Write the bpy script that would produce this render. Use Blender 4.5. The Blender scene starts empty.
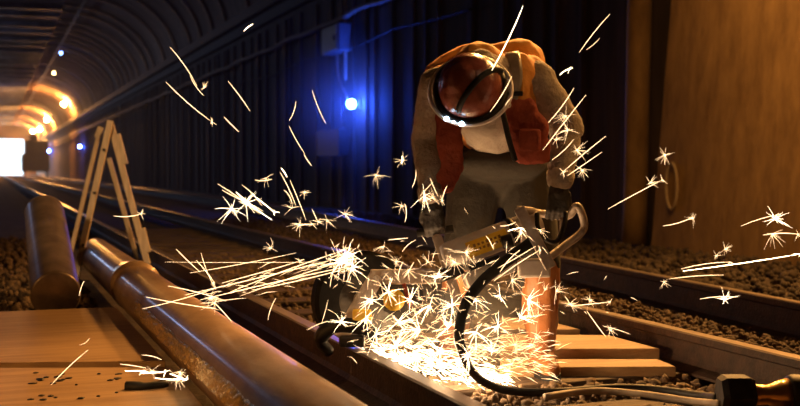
import bpy, bmesh, math, random
import numpy as np
from mathutils import Vector, Matrix, noise
random.seed(7); rng = np.random.default_rng(7)
PI = math.pi
scn = bpy.context.scene
COL = scn.collection
# ------------------------------------------------------------------ camera
FPX = 1111.1
TH, PH = math.radians(20.2), math.atan(33.5/FPX)
CAM = Vector((0, 0, 0.88))
F = Vector((math.sin(TH)*math.cos(PH), math.cos(TH)*math.cos(PH), -math.sin(PH)))
RT = Vector((math.cos(TH), -math.sin(TH), 0))
UP = RT.cross(F)
cd = bpy.data.cameras.new('camera'); cam = bpy.data.objects.new('camera', cd); COL.objects.link(cam)
cam.matrix_world = Matrix.Translation(CAM) @ Matrix((RT, UP, -F)).transposed().to_4x4()
cd.lens = 50; cd.sensor_width = 36; cd.clip_end = 800; cd.clip_start = 0.05
cd.dof.use_dof = True; cd.dof.focus_distance = 4.6; cd.dof.aperture_fstop = 2.8
scn.camera = cam
scn.view_settings.view_transform = 'Standard'; scn.view_settings.look = 'None'
scn.view_settings.gamma = 1; scn.view_settings.exposure = 0

def C(px, py, d):
    return CAM + F*d + RT*((px-400)/FPX*d) + UP*((203-py)/FPX*d)
def G(px, py, h=0.0):
    r = F + RT*((px-400)/FPX) + UP*((203-py)/FPX)
    return CAM + r*((h-CAM.z)/r.z)

# ------------------------------------------------------------------ materials
MATS = {}
def mat(name, c1, c2=None, rough=.6, metal=0., scale=6., stretch=(1,1,1), bump=0., bscale=None, spec=.5, emit=None, es=0., detail=6, lo=.35, hi=.65):
    if name in MATS: return MATS[name]
    m = bpy.data.materials.new(name); m.use_nodes = True
    nt = m.node_tree; N = nt.nodes; L = nt.links
    b = N['Principled BSDF']
    b.inputs['Roughness'].default_value = rough; b.inputs['Metallic'].default_value = metal
    b.inputs['Specular IOR Level'].default_value = spec
    b.inputs['Base Color'].default_value = (*c1, 1)
    tc = N.new('ShaderNodeTexCoord'); mp = N.new('ShaderNodeMapping'); mp.inputs['Scale'].default_value = stretch
    L.new(tc.outputs['Object'], mp.inputs['Vector'])
    if c2:
        nz = N.new('ShaderNodeTexNoise'); nz.inputs['Scale'].default_value = scale; nz.inputs['Detail'].default_value = detail
        nz.inputs['Roughness'].default_value = .65
        L.new(mp.outputs[0], nz.inputs['Vector'])
        r = N.new('ShaderNodeValToRGB'); r.color_ramp.elements[0].position = lo; r.color_ramp.elements[1].position = hi
        r.color_ramp.elements[0].color = (*c1, 1); r.color_ramp.elements[1].color = (*c2, 1)
        L.new(nz.outputs['Fac'], r.inputs[0]); L.new(r.outputs[0], b.inputs['Base Color'])
    if bump:
        n2 = N.new('ShaderNodeTexNoise'); n2.inputs['Scale'].default_value = bscale or scale*3; n2.inputs['Detail'].default_value = 4
        L.new(mp.outputs[0], n2.inputs['Vector'])
        bp = N.new('ShaderNodeBump'); bp.inputs['Strength'].default_value = bump; bp.inputs['Distance'].default_value = .02
        L.new(n2.outputs['Fac'], bp.inputs['Height']); L.new(bp.outputs[0], b.inputs['Normal'])
    if emit:
        b.inputs['Emission Color'].default_value = (*emit, 1); b.inputs['Emission Strength'].default_value = es
    MATS[name] = m
    return m
def emat(name, c, s, sampled=False):
    m = bpy.data.materials.new(name); m.use_nodes = True
    nt = m.node_tree; nt.nodes.clear()
    e = nt.nodes.new('ShaderNodeEmission'); o = nt.nodes.new('ShaderNodeOutputMaterial')
    e.inputs[0].default_value = (*c, 1); e.inputs[1].default_value = s
    nt.links.new(e.outputs[0], o.inputs[0])
    m.cycles.emission_sampling = 'FRONT' if sampled else 'NONE'
    return m

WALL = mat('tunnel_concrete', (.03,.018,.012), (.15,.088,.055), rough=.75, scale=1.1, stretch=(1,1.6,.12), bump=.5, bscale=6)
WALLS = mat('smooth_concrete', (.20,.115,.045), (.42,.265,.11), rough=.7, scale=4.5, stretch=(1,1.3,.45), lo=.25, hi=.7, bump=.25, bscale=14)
ARCH = mat('arch_concrete', (.10,.06,.04), (.42,.27,.18), rough=.75, scale=.8, stretch=(.4,2.2,.4), bump=.4, bscale=4)
CEIL = mat('ceiling_concrete', (.025,.022,.024), (.26,.26,.30), rough=.5, scale=.9, stretch=(.8,1.6,1), bump=.4, bscale=3)
DARKC = mat('dark_concrete', (.02,.016,.014), (.05,.04,.035), rough=.7, scale=3, bump=.3)  # dark tone shared by the ledge, the recess and a cable
EARTH = mat('dark_earth', (.05,.035,.025), (.14,.095,.06), rough=.9, scale=5, bump=.8, bscale=30)
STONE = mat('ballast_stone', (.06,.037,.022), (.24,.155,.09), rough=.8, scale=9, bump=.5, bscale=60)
STONED = mat('dark_stone', (.03,.021,.015), (.10,.07,.045), rough=.9, scale=9)  # darker stone tone for the ballast along the wall
RAILSIDE = mat('rail_rust', (.04,.023,.015), (.095,.052,.032), rough=.65, scale=14, bump=.3, bscale=60)
RAILTOP = mat('rail_running_face', (.30,.23,.18), (.42,.33,.26), rough=.3, metal=.6, scale=8, stretch=(4,.5,1))
PIPE = mat('galvanised_pipe', (.28,.17,.10), (.46,.30,.18), rough=.5, metal=.3, scale=5, stretch=(1,.6,1), bump=.12, bscale=16)
PIPEB = mat('weathered_pipe', (.17,.12,.09), (.30,.22,.165), rough=.40, metal=.45, scale=6, bump=.12, bscale=14)
FOIL = mat('crinkled_foil', (.60,.42,.20), (.85,.64,.36), rough=.24, metal=.55, scale=30, bump=.5, bscale=90)
WOOD = mat('board_wood', (.27,.155,.07), (.42,.26,.125), rough=.6, scale=3, stretch=(.6,5,5), bump=.2, bscale=14)
WOODY = mat('sawn_timber', (.58,.42,.26), (.78,.60,.40), rough=.55, scale=5, stretch=(5,5,.6), bump=.15)
TIE = mat('tie_timber', (.05,.032,.02), (.14,.09,.055), rough=.8, scale=4, stretch=(.5,6,5), bump=.6)
STEEL = mat('machine_grey', (.46,.39,.35), (.60,.52,.47), rough=.42, metal=.1, scale=9, bump=.08)
BAR = mat('worn_steel_bar', (.32,.25,.21), (.50,.41,.35), rough=.45, metal=.1, scale=18, bump=.15)
BLACK = mat('black_rubber', (.010,.009,.009), (.024,.021,.02), rough=.55, spec=.25, scale=12, bump=.1)
DSTEEL = mat('dark_steel', (.022,.019,.018), (.055,.046,.04), rough=.5, spec=.3, metal=.3, scale=14, bump=.1)
YEL = mat('yellow_plate', (.75,.42,.02), (.85,.55,.05), rough=.45, scale=14)
BRASS = mat('brass_fitting', (.65,.38,.14), (.8,.5,.2), rough=.28, metal=.95, scale=9, bump=.1)
SWEAT = mat('taupe_sweater', (.33,.265,.22), (.46,.385,.32), rough=.92, scale=10, bump=.5, bscale=70)
VEST = mat('orange_vest', (.80,.30,.05), (.92,.44,.09), rough=.75, scale=7, bump=.35, bscale=26)
VESTR = mat('shaded_red_orange', (.26,.035,.02), (.40,.075,.035), rough=.75, scale=14, bump=.5, bscale=40)  # vest red, with the shade on its front darkened into the colour
REFL = mat('reflective_strip', (.30,.25,.20), (.40,.34,.28), rough=.4, scale=20, metal=.2)
TROU = mat('khaki_trousers', (.034,.028,.023), (.050,.042,.034), rough=.9, scale=5, bump=.2, bscale=60)
BOOT = mat('orange_rubber_boot', (.30,.10,.03), (.44,.17,.055), rough=.5, scale=6, bump=.25, bscale=20)
SKIN = mat('skin', (.42,.24,.17), (.50,.30,.21), rough=.55, scale=8)
GLOVE = mat('dark_glove', (.016,.013,.013), (.045,.036,.034), rough=.8, scale=18, bump=.4)
HELM = mat('red_brown_helmet', (.15,.03,.02), (.28,.075,.05), rough=.24, scale=16, bump=.2, bscale=45)
PINK = mat('visor_rim', (.75,.66,.64), (.85,.76,.74), rough=.35, scale=10)
BOXM = mat('grey_cabinet', (.22,.23,.25), (.32,.33,.35), rough=.5, scale=5)
CABLE = mat('dusty_cable', (.26,.20,.15), (.46,.36,.27), rough=.6, scale=7)
WAGON = mat('wagon_paint', (.03,.03,.035), (.06,.06,.07), rough=.5, scale=2)
SNOW = mat('snow', (.8,.82,.86), (.9,.92,.95), rough=.8, scale=1)
BRISTLE = mat('burnt_swarf', (.02,.016,.014), (.05,.04,.03), rough=.4, metal=.6, scale=30, bump=.4)
CHALK = mat('white_paint_mark', (.40,.30,.19), (.52,.40,.26), rough=.8, scale=20)
SPARK = emat('spark_glow', (1.0,.62,.30), 5.0)
SPARKH = emat('spark_glow_hot', (1.0,.74,.42), 14.0)
SPARKD = emat('spark_glow_dim', (1.0,.60,.28), 2.6)
E_BLUE = emat('blue_lamp_glow', (.025,.09,1.0), 560.0, True)
E_BLUE2 = emat('far_blue_lamp_glow', (.03,.10,1.0), 900.0, True)
E_ORG = emat('sodium_lamp_glow', (1.0,.42,.10), 9000.0, True)
E_SMALL = emat('small_lamp_glow', (1.0,.60,.22), 60.0)
E_SMALLB = emat('small_blue_glow', (.15,.28,1.0), 30.0)
E_LED = emat('led_glow', (.55,.80,1.0), 22.0)

for m_ in (PIPE, PIPEB):
    b_ = m_.node_tree.nodes['Principled BSDF']; b_.inputs['Coat Weight'].default_value = .28; b_.inputs['Coat Roughness'].default_value = .16
# ------------------------------------------------------------------ helpers
def link_mesh(name, me, m=None, parent=None, smooth=False):
    o = bpy.data.objects.new(name, me); COL.objects.link(o)
    if m is not None:
        ms = m if isinstance(m, (list, tuple)) else [m]
        for k in ms: me.materials.append(k)
    if smooth:
        me.polygons.foreach_set('use_smooth', [True]*len(me.polygons))
    if parent is not None: o.parent = parent; o.matrix_parent_inverse = parent.matrix_basis.inverted()
    return o
def from_bm(name, bm, m=None, parent=None, smooth=False):
    bmesh.ops.recalc_face_normals(bm, faces=bm.faces)
    me = bpy.data.meshes.new(name); bm.to_mesh(me); bm.free()
    return link_mesh(name, me, m, parent, smooth)
def tag(o, label=None, cat=None, group=None, kind=None):
    if label: o['label'] = label
    if cat: o['category'] = cat
    if group: o['group'] = group
    if kind: o['kind'] = kind
    return o
def empty(name, loc, label, cat, group=None):
    o = bpy.data.objects.new(name, None); COL.objects.link(o); o.location = loc; o.empty_display_size = .1
    bpy.context.view_layer.update()
    return tag(o, label, cat, group)
def box(bm, c, s, rot=None, bev=0.):
    r = bmesh.ops.create_cube(bm, size=1.0)
    vs = r['verts']
    M = Matrix.Translation(Vector(c)) @ (rot.to_4x4() if rot is not None else Matrix.Identity(4)) @ Matrix.Diagonal((*s, 1))
    bmesh.ops.transform(bm, matrix=M, verts=vs)
    if bev:
        es = list({e for v in vs for e in v.link_edges})
        bmesh.ops.bevel(bm, geom=es, offset=bev, segments=2, affect='EDGES', profile=.6)
def frame(axis, up=Vector((0,0,1))):
    z = Vector(axis).normalized(); up = Vector(up)
    if abs(z.dot(up.normalized())) > .98: up = Vector((1,0,0)) if abs(z.x) < .9 else Vector((0,1,0))
    x = up.cross(z).normalized(); y = z.cross(x)
    return Matrix((x, y, z)).transposed()
def beam(bm, p0, p1, w, t, up=Vector((0,0,1)), bev=0.):
    """box between two points; t measured along up, w across"""
    p0, p1 = Vector(p0), Vector(p1); d = p1-p0
    R = frame(d, up)
    box(bm, (p0+p1)/2, (w, t, d.length), R, bev)
def tube(bm, pts, r, seg=10, closed=False, cap=True):
    pts = [Vector(p) for p in pts]; n = len(pts)
    rad = r if isinstance(r, (list, tuple)) else [r]*n
    rings = []; x = None
    for i, p in enumerate(pts):
        a = pts[(i-1) % n] if (closed or i > 0) else p
        b = pts[(i+1) % n] if (closed or i < n-1) else p
        t = (b-a).normalized()
        if x is None:
            u = Vector((0,0,1)) if abs(t.z) < .9 else Vector((1,0,0))
            x = u.cross(t).normalized()
        else:
            x = (x - t*x.dot(t)).normalized()
        y = t.cross(x)
        rings.append([bm.verts.new(p + (x*math.cos(k*2*PI/seg) + y*math.sin(k*2*PI/seg))*rad[i]) for k in range(seg)])
    for i in range(n if closed else n-1):
        A, B = rings[i], rings[(i+1) % n]
        for k in range(seg): bm.faces.new((A[k], A[(k+1) % seg], B[(k+1) % seg], B[k]))
    if cap and not closed:
        bm.faces.new(rings[0][::-1]); bm.faces.new(rings[-1])
def spline(pts, n=8):
    P = [Vector(p) for p in pts]; out = []
    Q = [P[0]*2-P[1]] + P + [P[-1]*2-P[-2]]
    for i in range(1, len(Q)-2):
        for k in range(n):
            t = k/n; a, b, c, d = Q[i-1], Q[i], Q[i+1], Q[i+2]
            out.append(.5*((2*b)+(c-a)*t+(2*a-5*b+4*c-d)*t*t+(3*b-a-3*c+d)*t**3))
    out.append(P[-1]); return out
def cyl(bm, p0, p1, r0, r1=None, seg=24):
    tube(bm, [p0, p1], [r0, r0 if r1 is None else r1], seg)
def ball(bm, c, r, R=None, sub=3):
    rr = r if isinstance(r, (list, tuple)) else (r, r, r)
    res = bmesh.ops.create_icosphere(bm, subdivisions=sub, radius=1)
    M = Matrix.Translation(Vector(c)) @ (R.to_4x4() if R is not None else Matrix.Identity(4)) @ Matrix.Diagonal((*rr, 1))
    bmesh.ops.transform(bm, matrix=M, verts=res['verts'])
ICO = {}
def ico(sub):
    if sub not in ICO:
        t = bmesh.new(); bmesh.ops.create_icosphere(t, subdivisions=sub, radius=1); ICO[sub] = [v.co.copy() for v in t.verts]; t.free()
    return ICO[sub]
def hull(bm, pts):
    t = bmesh.new()
    for p in pts: t.verts.new(p)
    h = bmesh.ops.convex_hull(t, input=list(t.verts))
    loose = [v for v in t.verts if not v.link_faces]
    if loose: bmesh.ops.delete(t, geom=loose, context='VERTS')
    me = bpy.data.meshes.new('tmp'); t.to_mesh(me); t.free(); bm.from_mesh(me); bpy.data.meshes.remove(me)
def cap(bm, p0, r0, p1, r1, sub=2):
    """round cone: hull of two spheres"""
    hull(bm, [Vector(p0)+v*r0 for v in ico(sub)] + [Vector(p1)+v*r1 for v in ico(sub)])
def fuse(name, bm, m, parent, voxel=.012, smooth=6, wr=0., wscale=14, waniso=(1,1,1)):
    me = bpy.data.meshes.new(name+'_src'); bm.to_mesh(me); bm.free()
    o = bpy.data.objects.new(name+'_src', me); COL.objects.link(o)
    r = o.modifiers.new('r', 'REMESH'); r.mode = 'VOXEL'; r.voxel_size = voxel
    s = o.modifiers.new('s', 'SMOOTH'); s.factor = .5; s.iterations = smooth
    bpy.context.view_layer.update()
    dg = bpy.context.evaluated_depsgraph_get()
    out = bpy.data.meshes.new_from_object(o.evaluated_get(dg))
    bpy.data.objects.remove(o)
    if wr:
        nv = [v.normal.copy() for v in out.vertices]
        for v, nn in zip(out.vertices, nv):
            q = Vector((v.co.x*waniso[0], v.co.y*waniso[1], v.co.z*waniso[2]))*wscale
            f = noise.noise(q) + .5*noise.noise(q*2.1)
            v.co += nn*f*wr
    out.name = name; out.materials.clear()
    return link_mesh(name, out, m, parent, True)

# ------------------------------------------------------------------ the tunnel
XW = 7.7; XL = -14.0; YB = -9.0; YF = 213.0
ZC = 5.0        # ledge height
def struct(name, bm, m, smooth=False): return tag(from_bm(name, bm, m, None, smooth), kind='structure')
def quad(bm, a, b, c, d): return bm.faces.new([bm.verts.new(Vector(p)) for p in (a, b, c, d)])
# floor
bm = bmesh.new(); box(bm, ((XL+XW)/2, (YB+YF)/2, -.30), (XW-XL+1.2, YF-YB, .44)); struct('floor', bm, EARTH)
# wall on the lamp side: vertical shuttering ribs
bm = bmesh.new()
box(bm, (XW+.3, (12.1+YF)/2, ZC/2), (.6, YF-12.1, ZC+.4))
y = 12.5
while y < 120:
    w = random.uniform(.08, .35)
    box(bm, (XW-.02, y, ZC/2), (random.uniform(.05,.12), w, ZC)); y += w+random.uniform(.35, 1.2)
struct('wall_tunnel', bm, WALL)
# projecting smooth lining panel nearer the camera, recess and round column
bm = bmesh.new()
b0, b1 = 7.42, 7.75           # battered face
vs = [(b0,-9,-.1),(b1,-9,5.2),(b1,11.25,5.2),(b0,11.45,-.1)]
f = quad(bm, *vs)
r = bmesh.ops.extrude_face_region(bm, geom=[f]); bmesh.ops.translate(bm, vec=(.7,0,0), verts=[g for g in r['geom'] if isinstance(g, bmesh.types.BMVert)])
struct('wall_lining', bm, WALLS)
bm = bmesh.new()
box(bm, (XW+.75, 11.6, 2.5), (.2, 1.6, 5.4)); 
struct('wall_recess', bm, DARKC)
bm = bmesh.new()
tube(bm, [(7.56,12.02,-.05),(7.56,12.02,.4),(7.56,11.95,3),(7.56,11.9,4.9)], [.17,.15,.15,.15], 24)
o = from_bm('drain_pipe', bm, WALLS, None, True); tag(o, 'round brown standpipe running up the wall beside the smooth concrete panel', 'pipe')
# ledge
bm = bmesh.new()
beam(bm, (XW-.1, 8, ZC+.62), (XW-.1, YF, ZC+.62), .55, .30)
beam(bm, (XW-.02, 8, ZC+.33), (XW-.02, YF, ZC+.33), .3, .34)
struct('trim_1', bm, DARKC)
# quarter arch and ceiling
AX, AZ0, AZ1 = 3.4, ZC+.55, 8.9
def arch_pt(t, off=0.):
    return (AX + (XW+.05-AX-off)*math.cos(t), AZ0 + (AZ1-AZ0-off)*math.sin(t))
bm = bmesh.new()
n = 20
def shell(y0, y1, off, th):
    prev = None; first = None
    rows = []
    for i in range(n+1):
        t = i/n*PI/2
        a, b = arch_pt(t, off), arch_pt(t, -th)
        rows.append([bm.verts.new((a[0], y0, a[1])), bm.verts.new((a[0], y1, a[1])), bm.verts.new((b[0], y1, b[1])), bm.verts.new((b[0], y0, b[1]))])
    for i in range(n):
        A, B = rows[i], rows[i+1]
        for k in range(4): bm.faces.new((A[k], A[(k+1) % 4], B[(k+1) % 4], B[k]))
    bm.faces.new(rows[0]); bm.faces.new(rows[-1][::-1])
shell(YB, YF, 0, .5)
y = 13
while y < YF-2:
    shell(y, y+.45, .09, .1); y += 2.4*random.choice((1, 1, 1.5))
struct('ceiling_arch', bm, ARCH)
bm = bmesh.new(); box(bm, ((AX+XL)/2, (YB+YF)/2, AZ1+.3), (AX-XL+.02, YF-YB, .6))
y = 20
while y < YF-2:
    box(bm, ((AX+XL)/2, y, AZ1-.12), (AX-XL, .3, .28)); y += random.choice((2.2, 2.8, 4.4))
struct('ceiling', bm, CEIL)
bm = bmesh.new(); box(bm, (XL-.3, (YB+YF)/2, 4.4), (.6, YF-YB, 9.6)); struct('wall_far_side', bm, WALL)
bm = bmesh.new(); box(bm, ((XW+XL)/2, YB-.3, 4.4), (XW-XL+2, .6, 9.6)); struct('wall_back_blocker', bm, WALL)  # unseen end wall added behind the camera to keep sky light out
# portal end wall with its opening
PX = 5.6; PZ = 6.3; PL = -7
bm = bmesh.new()
box(bm, ((XW+.6+PX)/2, YF, 4.5), (XW+.6-PX, .8, 9.8)); box(bm, ((PL+XL-.6)/2, YF, 4.5), (PL-XL+.6, .8, 9.8))
box(bm, ((PX+PL)/2, YF, (PZ+9.4)/2), (PX-PL, .8, 9.4-PZ))
struct('wall_portal', bm, ARCH)
bm = bmesh.new(); box(bm, (0, YF+60, -.35), (140, 120, .5)); struct('ground_outside', bm, SNOW)

# stuff along the wall: cables
bm = bmesh.new()
pts = [(XW-.22, y, 4.35 - .05*abs(math.sin(y*.55)) + .02*math.sin(y*2)) for y in np.linspace(14.5, 200, 240)]
tube(bm, pts, .055, 6)
tag(from_bm('wall_cable', bm, CABLE, None, True), 'sagging pale cable strung along the wall just under the dark ledge', 'cable')
bm = bmesh.new()
pts = [(XW-.12, y, 3.7 - .12*abs(math.sin(y*.45))) for y in np.linspace(16.9, 90, 160)]
tube(bm, pts, .02, 6)
tag(from_bm('wall_cable', bm, DARKC, None, True), 'thin dark cable looped across the shuttered wall above the blue lamp', 'cable')
bm = bmesh.new()
tube(bm, [(4.15, y, AZ1-.28) for y in (18, 60, 110, 160, 205)], .05, 8)
tag(from_bm('conduit', bm, CABLE, None, True), 'long thin conduit running under the ceiling where it meets the arch', 'conduit')

# lamps
def lamp(p, r, em, label, group, facing=Vector((-1,0,0)), name='tunnel_lamp', post=True):
    t = empty(name, p, label, 'lamp', group)
    bm = bmesh.new(); ball(bm, p, r); from_bm('bulb', bm, em, t, True)
    bm = bmesh.new(); c = Vector(p) - facing*(r+.06); beam(bm, c, c-facing*.12, r*2.2, r*2.2); from_bm('mounting', bm, DSTEEL, t)
    return t
lamp(Vector((XW-.25, 23.35, 2.32)), .10, E_BLUE, 'bright blue work lamp fixed low on the dark wall below the cabinet', None, name='wall_lamp')
for px, s, zz, lab in ((72, .09, 2.9, 'small blue lamp on the wall between the trestle and the wagon'), (43, .12, 3.4, 'faint blue lamp on the wall close to the dark wagon')):
    yy = FPX*(XW-.3)/(math.cos(TH)*(px+9)) * math.cos(TH)
    lamp(Vector((XW-.35, yy, zz)), s, E_BLUE2, lab, None, name='wall_lamp')
for i, (px, py, s) in enumerate(((68,101,.13),(45,120,.16),(36,130,.16),(27,134,.18))):
    zc = [107, 140, 165, 185][i]
    p = C(px, py, zc); 
    t = math.atan2((p.z-AZ0)/(AZ1-AZ0), (p.x-AX)/(XW-AX))
    q = arch_pt(t, .45); p = Vector((q[0], p.y, q[1]))
    lamp(p, s, E_ORG, ['orange sodium lamp on the arch, highest and largest glow of the row', 'second orange lamp down the arch from the big glow',
        'third orange lamp down the arch, just above the dark wagon', 'orange lamp beside the bright tunnel mouth, last of the row'][i], None,
        Vector((-math.cos(t), 0, -math.sin(t))), name='arch_lamp')
for px, py, em, lab in ((54,73,E_SMALL,'tiny warm lamp hanging from the ceiling conduit'), (61,53,E_SMALLB,'tiny blue lamp hanging from the ceiling conduit')):
    r = F + RT*((px-400)/FPX) + UP*((203-py)/FPX); p = CAM + r*((AZ1-.45-CAM.z)/r.z)
    lamp(p, .075, em, lab, None, Vector((0,0,-1)), name='ceiling_lamp')

# cabinet on the wall and its cable
t = empty('cabinet', (XW-.02, 25.1, 3.9), 'small grey electrical cabinet on the dark wall above the blue lamp', 'cabinet')
def wall_y(px): return XW/math.tan(TH+math.atan((px-400)/FPX))
ya, yb = wall_y(337), wall_y(355); zb, zt = C(345,53,25.5).z, C(345,26,25.5).z
bm = bmesh.new(); box(bm, (XW-.22, (ya+yb)/2, (zb+zt)/2), (.3, (ya-yb), zt-zb), bev=.02); from_bm('body', bm, BOXM, t)
bm = bmesh.new(); box(bm, (XW-.385, (ya+yb)/2, (zb+zt)/2), (.03, (ya-yb)*.86, (zt-zb)*.9), bev=.008); d = from_bm('door', bm, BOXM, t)
bm = bmesh.new(); box(bm, (XW-.41, yb+(ya-yb)*.2, (zb+zt)/2), (.04, .04, .12)); from_bm('handle', bm, BLACK, d)
bm = bmesh.new(); ym = (ya+yb)/2
tube(bm, spline([(XW-.2,ym,zb+.03),(XW-.2,ym-.05,zb-.5),(XW-.2,ym-.5,zb-.9),(XW-.25,23.9,2.7),(XW-.3,23.5,2.45)]), .025, 6)
tag(from_bm('lamp_cable', bm, CABLE, None, True), 'cable dropping from the grey cabinet down to the blue lamp', 'cable')
bm = bmesh.new()
yy = wall_y(352)
tube(bm, [(XW-.15, yy, 2.9), (XW-.15, yy, 6.)], .03, 6)
tag(from_bm('wall_conduit', bm, CABLE, None, True), 'thin upright conduit on the wall next to the grey cabinet', 'conduit')
# junction boxes under the lamp
bm = bmesh.new(); ya, yb = wall_y(328), wall_y(356)
box(bm, (XW-.22, (ya+yb)/2, 1.5), (.24, (ya-yb)*.8, .62), bev=.02)
tag(from_bm('cabinet', bm, BLACK), 'dark wall cabinet directly beneath the blue lamp', 'cabinet')
# white oval painted on the panel
bm = bmesh.new()
def panel(px, py):
    r = F + RT*((px-400)/FPX) + UP*((203-py)/FPX)
    # face plane: through (b0, ., -.1) leaning
    k = (b1-b0)/9.1; # x = b0 + k*(z+.1)
    t_ = (b0 + k*(CAM.z+.1) - CAM.x)/(r.x - k*r.z); return CAM + r*t_ - Vector((.006,0,0))
tube(bm, [panel(672+5.5*math.sin(a), 186-23*math.cos(a)) for a in np.linspace(0, 2*PI, 28)[:-1]], .02, 5, closed=True)
o = from_bm('painted_oval', bm, CHALK); tag(o, 'tall pale oval painted low on the smooth concrete panel', 'marking')

# ------------------------------------------------------------------ rails
XR = (1.365, 2.865, 4.27)
def rail(x, y0, y1, label, group=None, h=.17, path=None):
    prof = [(-.072,0),(-.072,.012),(-.02,.03),(-.009,.05),(-.009,h-.045),(-.034,h-.034),(-.035,h-.006),(-.028,h),(.028,h),(.035,h-.006),(.034,h-.034),(.009,h-.045),(.009,.05),(.02,.03),(.072,.012),(.072,0)]
    bm = bmesh.new(); k = len(prof); path = path or [(x, y0), (x, y1)]
    R_ = [[bm.verts.new((px_+a, py_, b)) for a, b in prof] for px_, py_ in path]
    for A, B in zip(R_[:-1], R_[1:]):
        for i in range(k):
            f = bm.faces.new((A[i], A[(i+1) % k], B[(i+1) % k], B[i]))
            if i in (6,7,8): f.material_index = 1
    bm.faces.new(R_[0]); bm.faces.new(R_[-1])
    return tag(from_bm('rail', bm, [RAILSIDE, RAILTOP]), label, 'rail', group)
ycut = 4.26
rail(XR[0], .6, ycut-.003, 'rusty rail section being cut, running from the saw blade toward the viewer')
rail(XR[0], ycut+.003, 160, 'rail beyond the saw blade with a blue sheen on its top')
rail(XR[1], 2., 160, 'rail behind the worker, the plank ends rest against its foot')
def xF(y):
    if y < 9: return 3.45+.095*y
    t = min(1, (y-9)/16); return 3.45+.095*9 + .095*16*(t - t*t/2)
rail(XR[2], 2., 160, 'rail running closest to the tunnel wall, behind a strip of ballast', h=.20, path=[(xF(y_), y_) for y_ in [2,5,9,11,13,15,17,19,21,23,25,60,160]])
# ties
for i in range(24):
    bm = bmesh.new(); yy = 2.3+.62*i
    box(bm, (2.2, yy, -.045), (2.3, .24, .1), bev=.012)
    tag(from_bm('railroad_tie', bm, TIE), 'dark timber tie crossing under the track between the rails', 'railroad tie', 'timber ties under the track')
# ballast: thousands of loose stones
def stones(name, n, sampler, smin, smax, label, m=None):
    b = bmesh.new(); bmesh.ops.create_icosphere(b, subdivisions=1, radius=1); bv = np.array([v.co[:] for v in b.verts]); bf = np.array([[v.index for v in f.verts] for f in b.faces]); b.free()
    P = np.array([sampler() for _ in range(n)])
    S = rng.uniform(smin, smax, n)
    V = np.empty((n, len(bv), 3), np.float32)
    for i in range(n):
        q = bv * (1+rng.uniform(-.3, .3, (len(bv), 1))) * rng.uniform(.6, 1.2, 3)
        a = rng.uniform(0, 2*PI, 2); ca, sa, cb, sb = math.cos(a[0]), math.sin(a[0]), math.cos(a[1]), math.sin(a[1])
        R = np.array([[ca,-sa,0],[sa,ca,0],[0,0,1]]) @ np.array([[1,0,0],[0,cb,-sb],[0,sb,cb]])
        V[i] = (q @ R.T)*S[i] + P[i]
    Fc = (bf[None] + (np.arange(n)*len(bv))[:, None, None]).reshape(-1, 3)
    me = bpy.data.meshes.new(name)
    me.vertices.add(n*len(bv)); me.vertices.foreach_set('co', V.ravel())
    me.loops.add(Fc.size); me.loops.foreach_set('vertex_index', Fc.ravel().astype(np.int32))
    me.polygons.add(len(Fc)); me.polygons.foreach_set('loop_start', np.arange(0, Fc.size, 3, dtype=np.int32)); me.polygons.foreach_set('loop_total', np.full(len(Fc), 3, np.int32))
    me.update(calc_edges=True); me.validate()
    return tag(link_mesh(name, me, m or STONE), label, 'ballast', kind='stuff')
def s_mid():
    while True:
        y_ = 2.8 + 9*random.random()**1.6; x = random.uniform(XR[0]+.08, XR[1]-.08)
        return (x, y_, -.035+random.uniform(-.02,.03))
stones('ballast', 8500, s_mid, .014, .032, 'loose crushed stone ballast between the two rails of the track')
def s_out():
    y_ = 3.5 + 16*random.random()**1.5; x = random.uniform(XR[1]+.09, xF(y_)-.1)
    return (x, y_, -.03+.05*(1-abs((x-(XR[1]+xF(y_))/2)/.7))+random.uniform(-.02,.03))
stones('ballast', 12000, s_out, .011, .027, 'strip of lit ballast stones between the track and the outer rail')
def s_wall():
    y_ = 5 + 20*random.random()**1.4; x = random.uniform(xF(y_)+.1, 7.3)
    return (x, y_, -.04+random.uniform(-.03,.02))
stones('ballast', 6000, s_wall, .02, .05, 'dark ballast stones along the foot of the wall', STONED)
def s_left():
    y_ = 3.4 + 12*random.random()**1.3; x = random.choice((random.uniform(-1.6, .66), random.uniform(-1.6, .66), random.uniform(1.02, XR[0]-.1)))
    return (x, y_, -.04+random.uniform(-.03,.03))
stones('ballast', 7000, s_left, .018, .042, 'dark rubble and stones around the big pipes')

# ------------------------------------------------------------------ pipes
def big_pipe(name, pts, r, m, label, foil=None):
    t = empty(name, pts[0], label, 'pipe')
    bm = bmesh.new()
    P = [Vector(p) for p in pts]
    R = frame(P[-1]-P[0])
    tube(bm, P, r, 56, cap=False)
    tube(bm, P, r*.9, 56, cap=False)
    o = from_bm('pipe_wall', bm, m, t, True)
    for e in (0, -1):
        bm = bmesh.new(); c = P[e]; d = (P[-1]-P[0]).normalized()*(.0 if e == 0 else 0)
        seg = 56; A = []; B = []
        for k in range(seg):
            v = R @ Vector((math.cos(k*2*PI/seg), math.sin(k*2*PI/seg), 0))
            A.append(bm.verts.new(c+v*r*1.012)); B.append(bm.verts.new(c+v*r*.9))
        for k in range(seg): bm.faces.new((A[k], A[(k+1) % seg], B[(k+1) % seg], B[k]))
        from_bm('end_ring', bm, m, t)
    return t
PR = .143
yE = G(88, 262).y
pl = big_pipe('large_pipe', [(.84, .2, PR), (.84, 5., PR), (.84, 9.9, PR)], PR, PIPE, 'long metal pipe lying along the track, warm sheen with a blue streak')
bm = bmesh.new()
# joint collars and the crinkled foil wrap on the near stretch
tube(bm, [(.84, y_, PR+.012) for y_ in (7.0, 7.16)], PR+.012, 48); from_bm('collar', bm, PIPE, pl, True)
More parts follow.
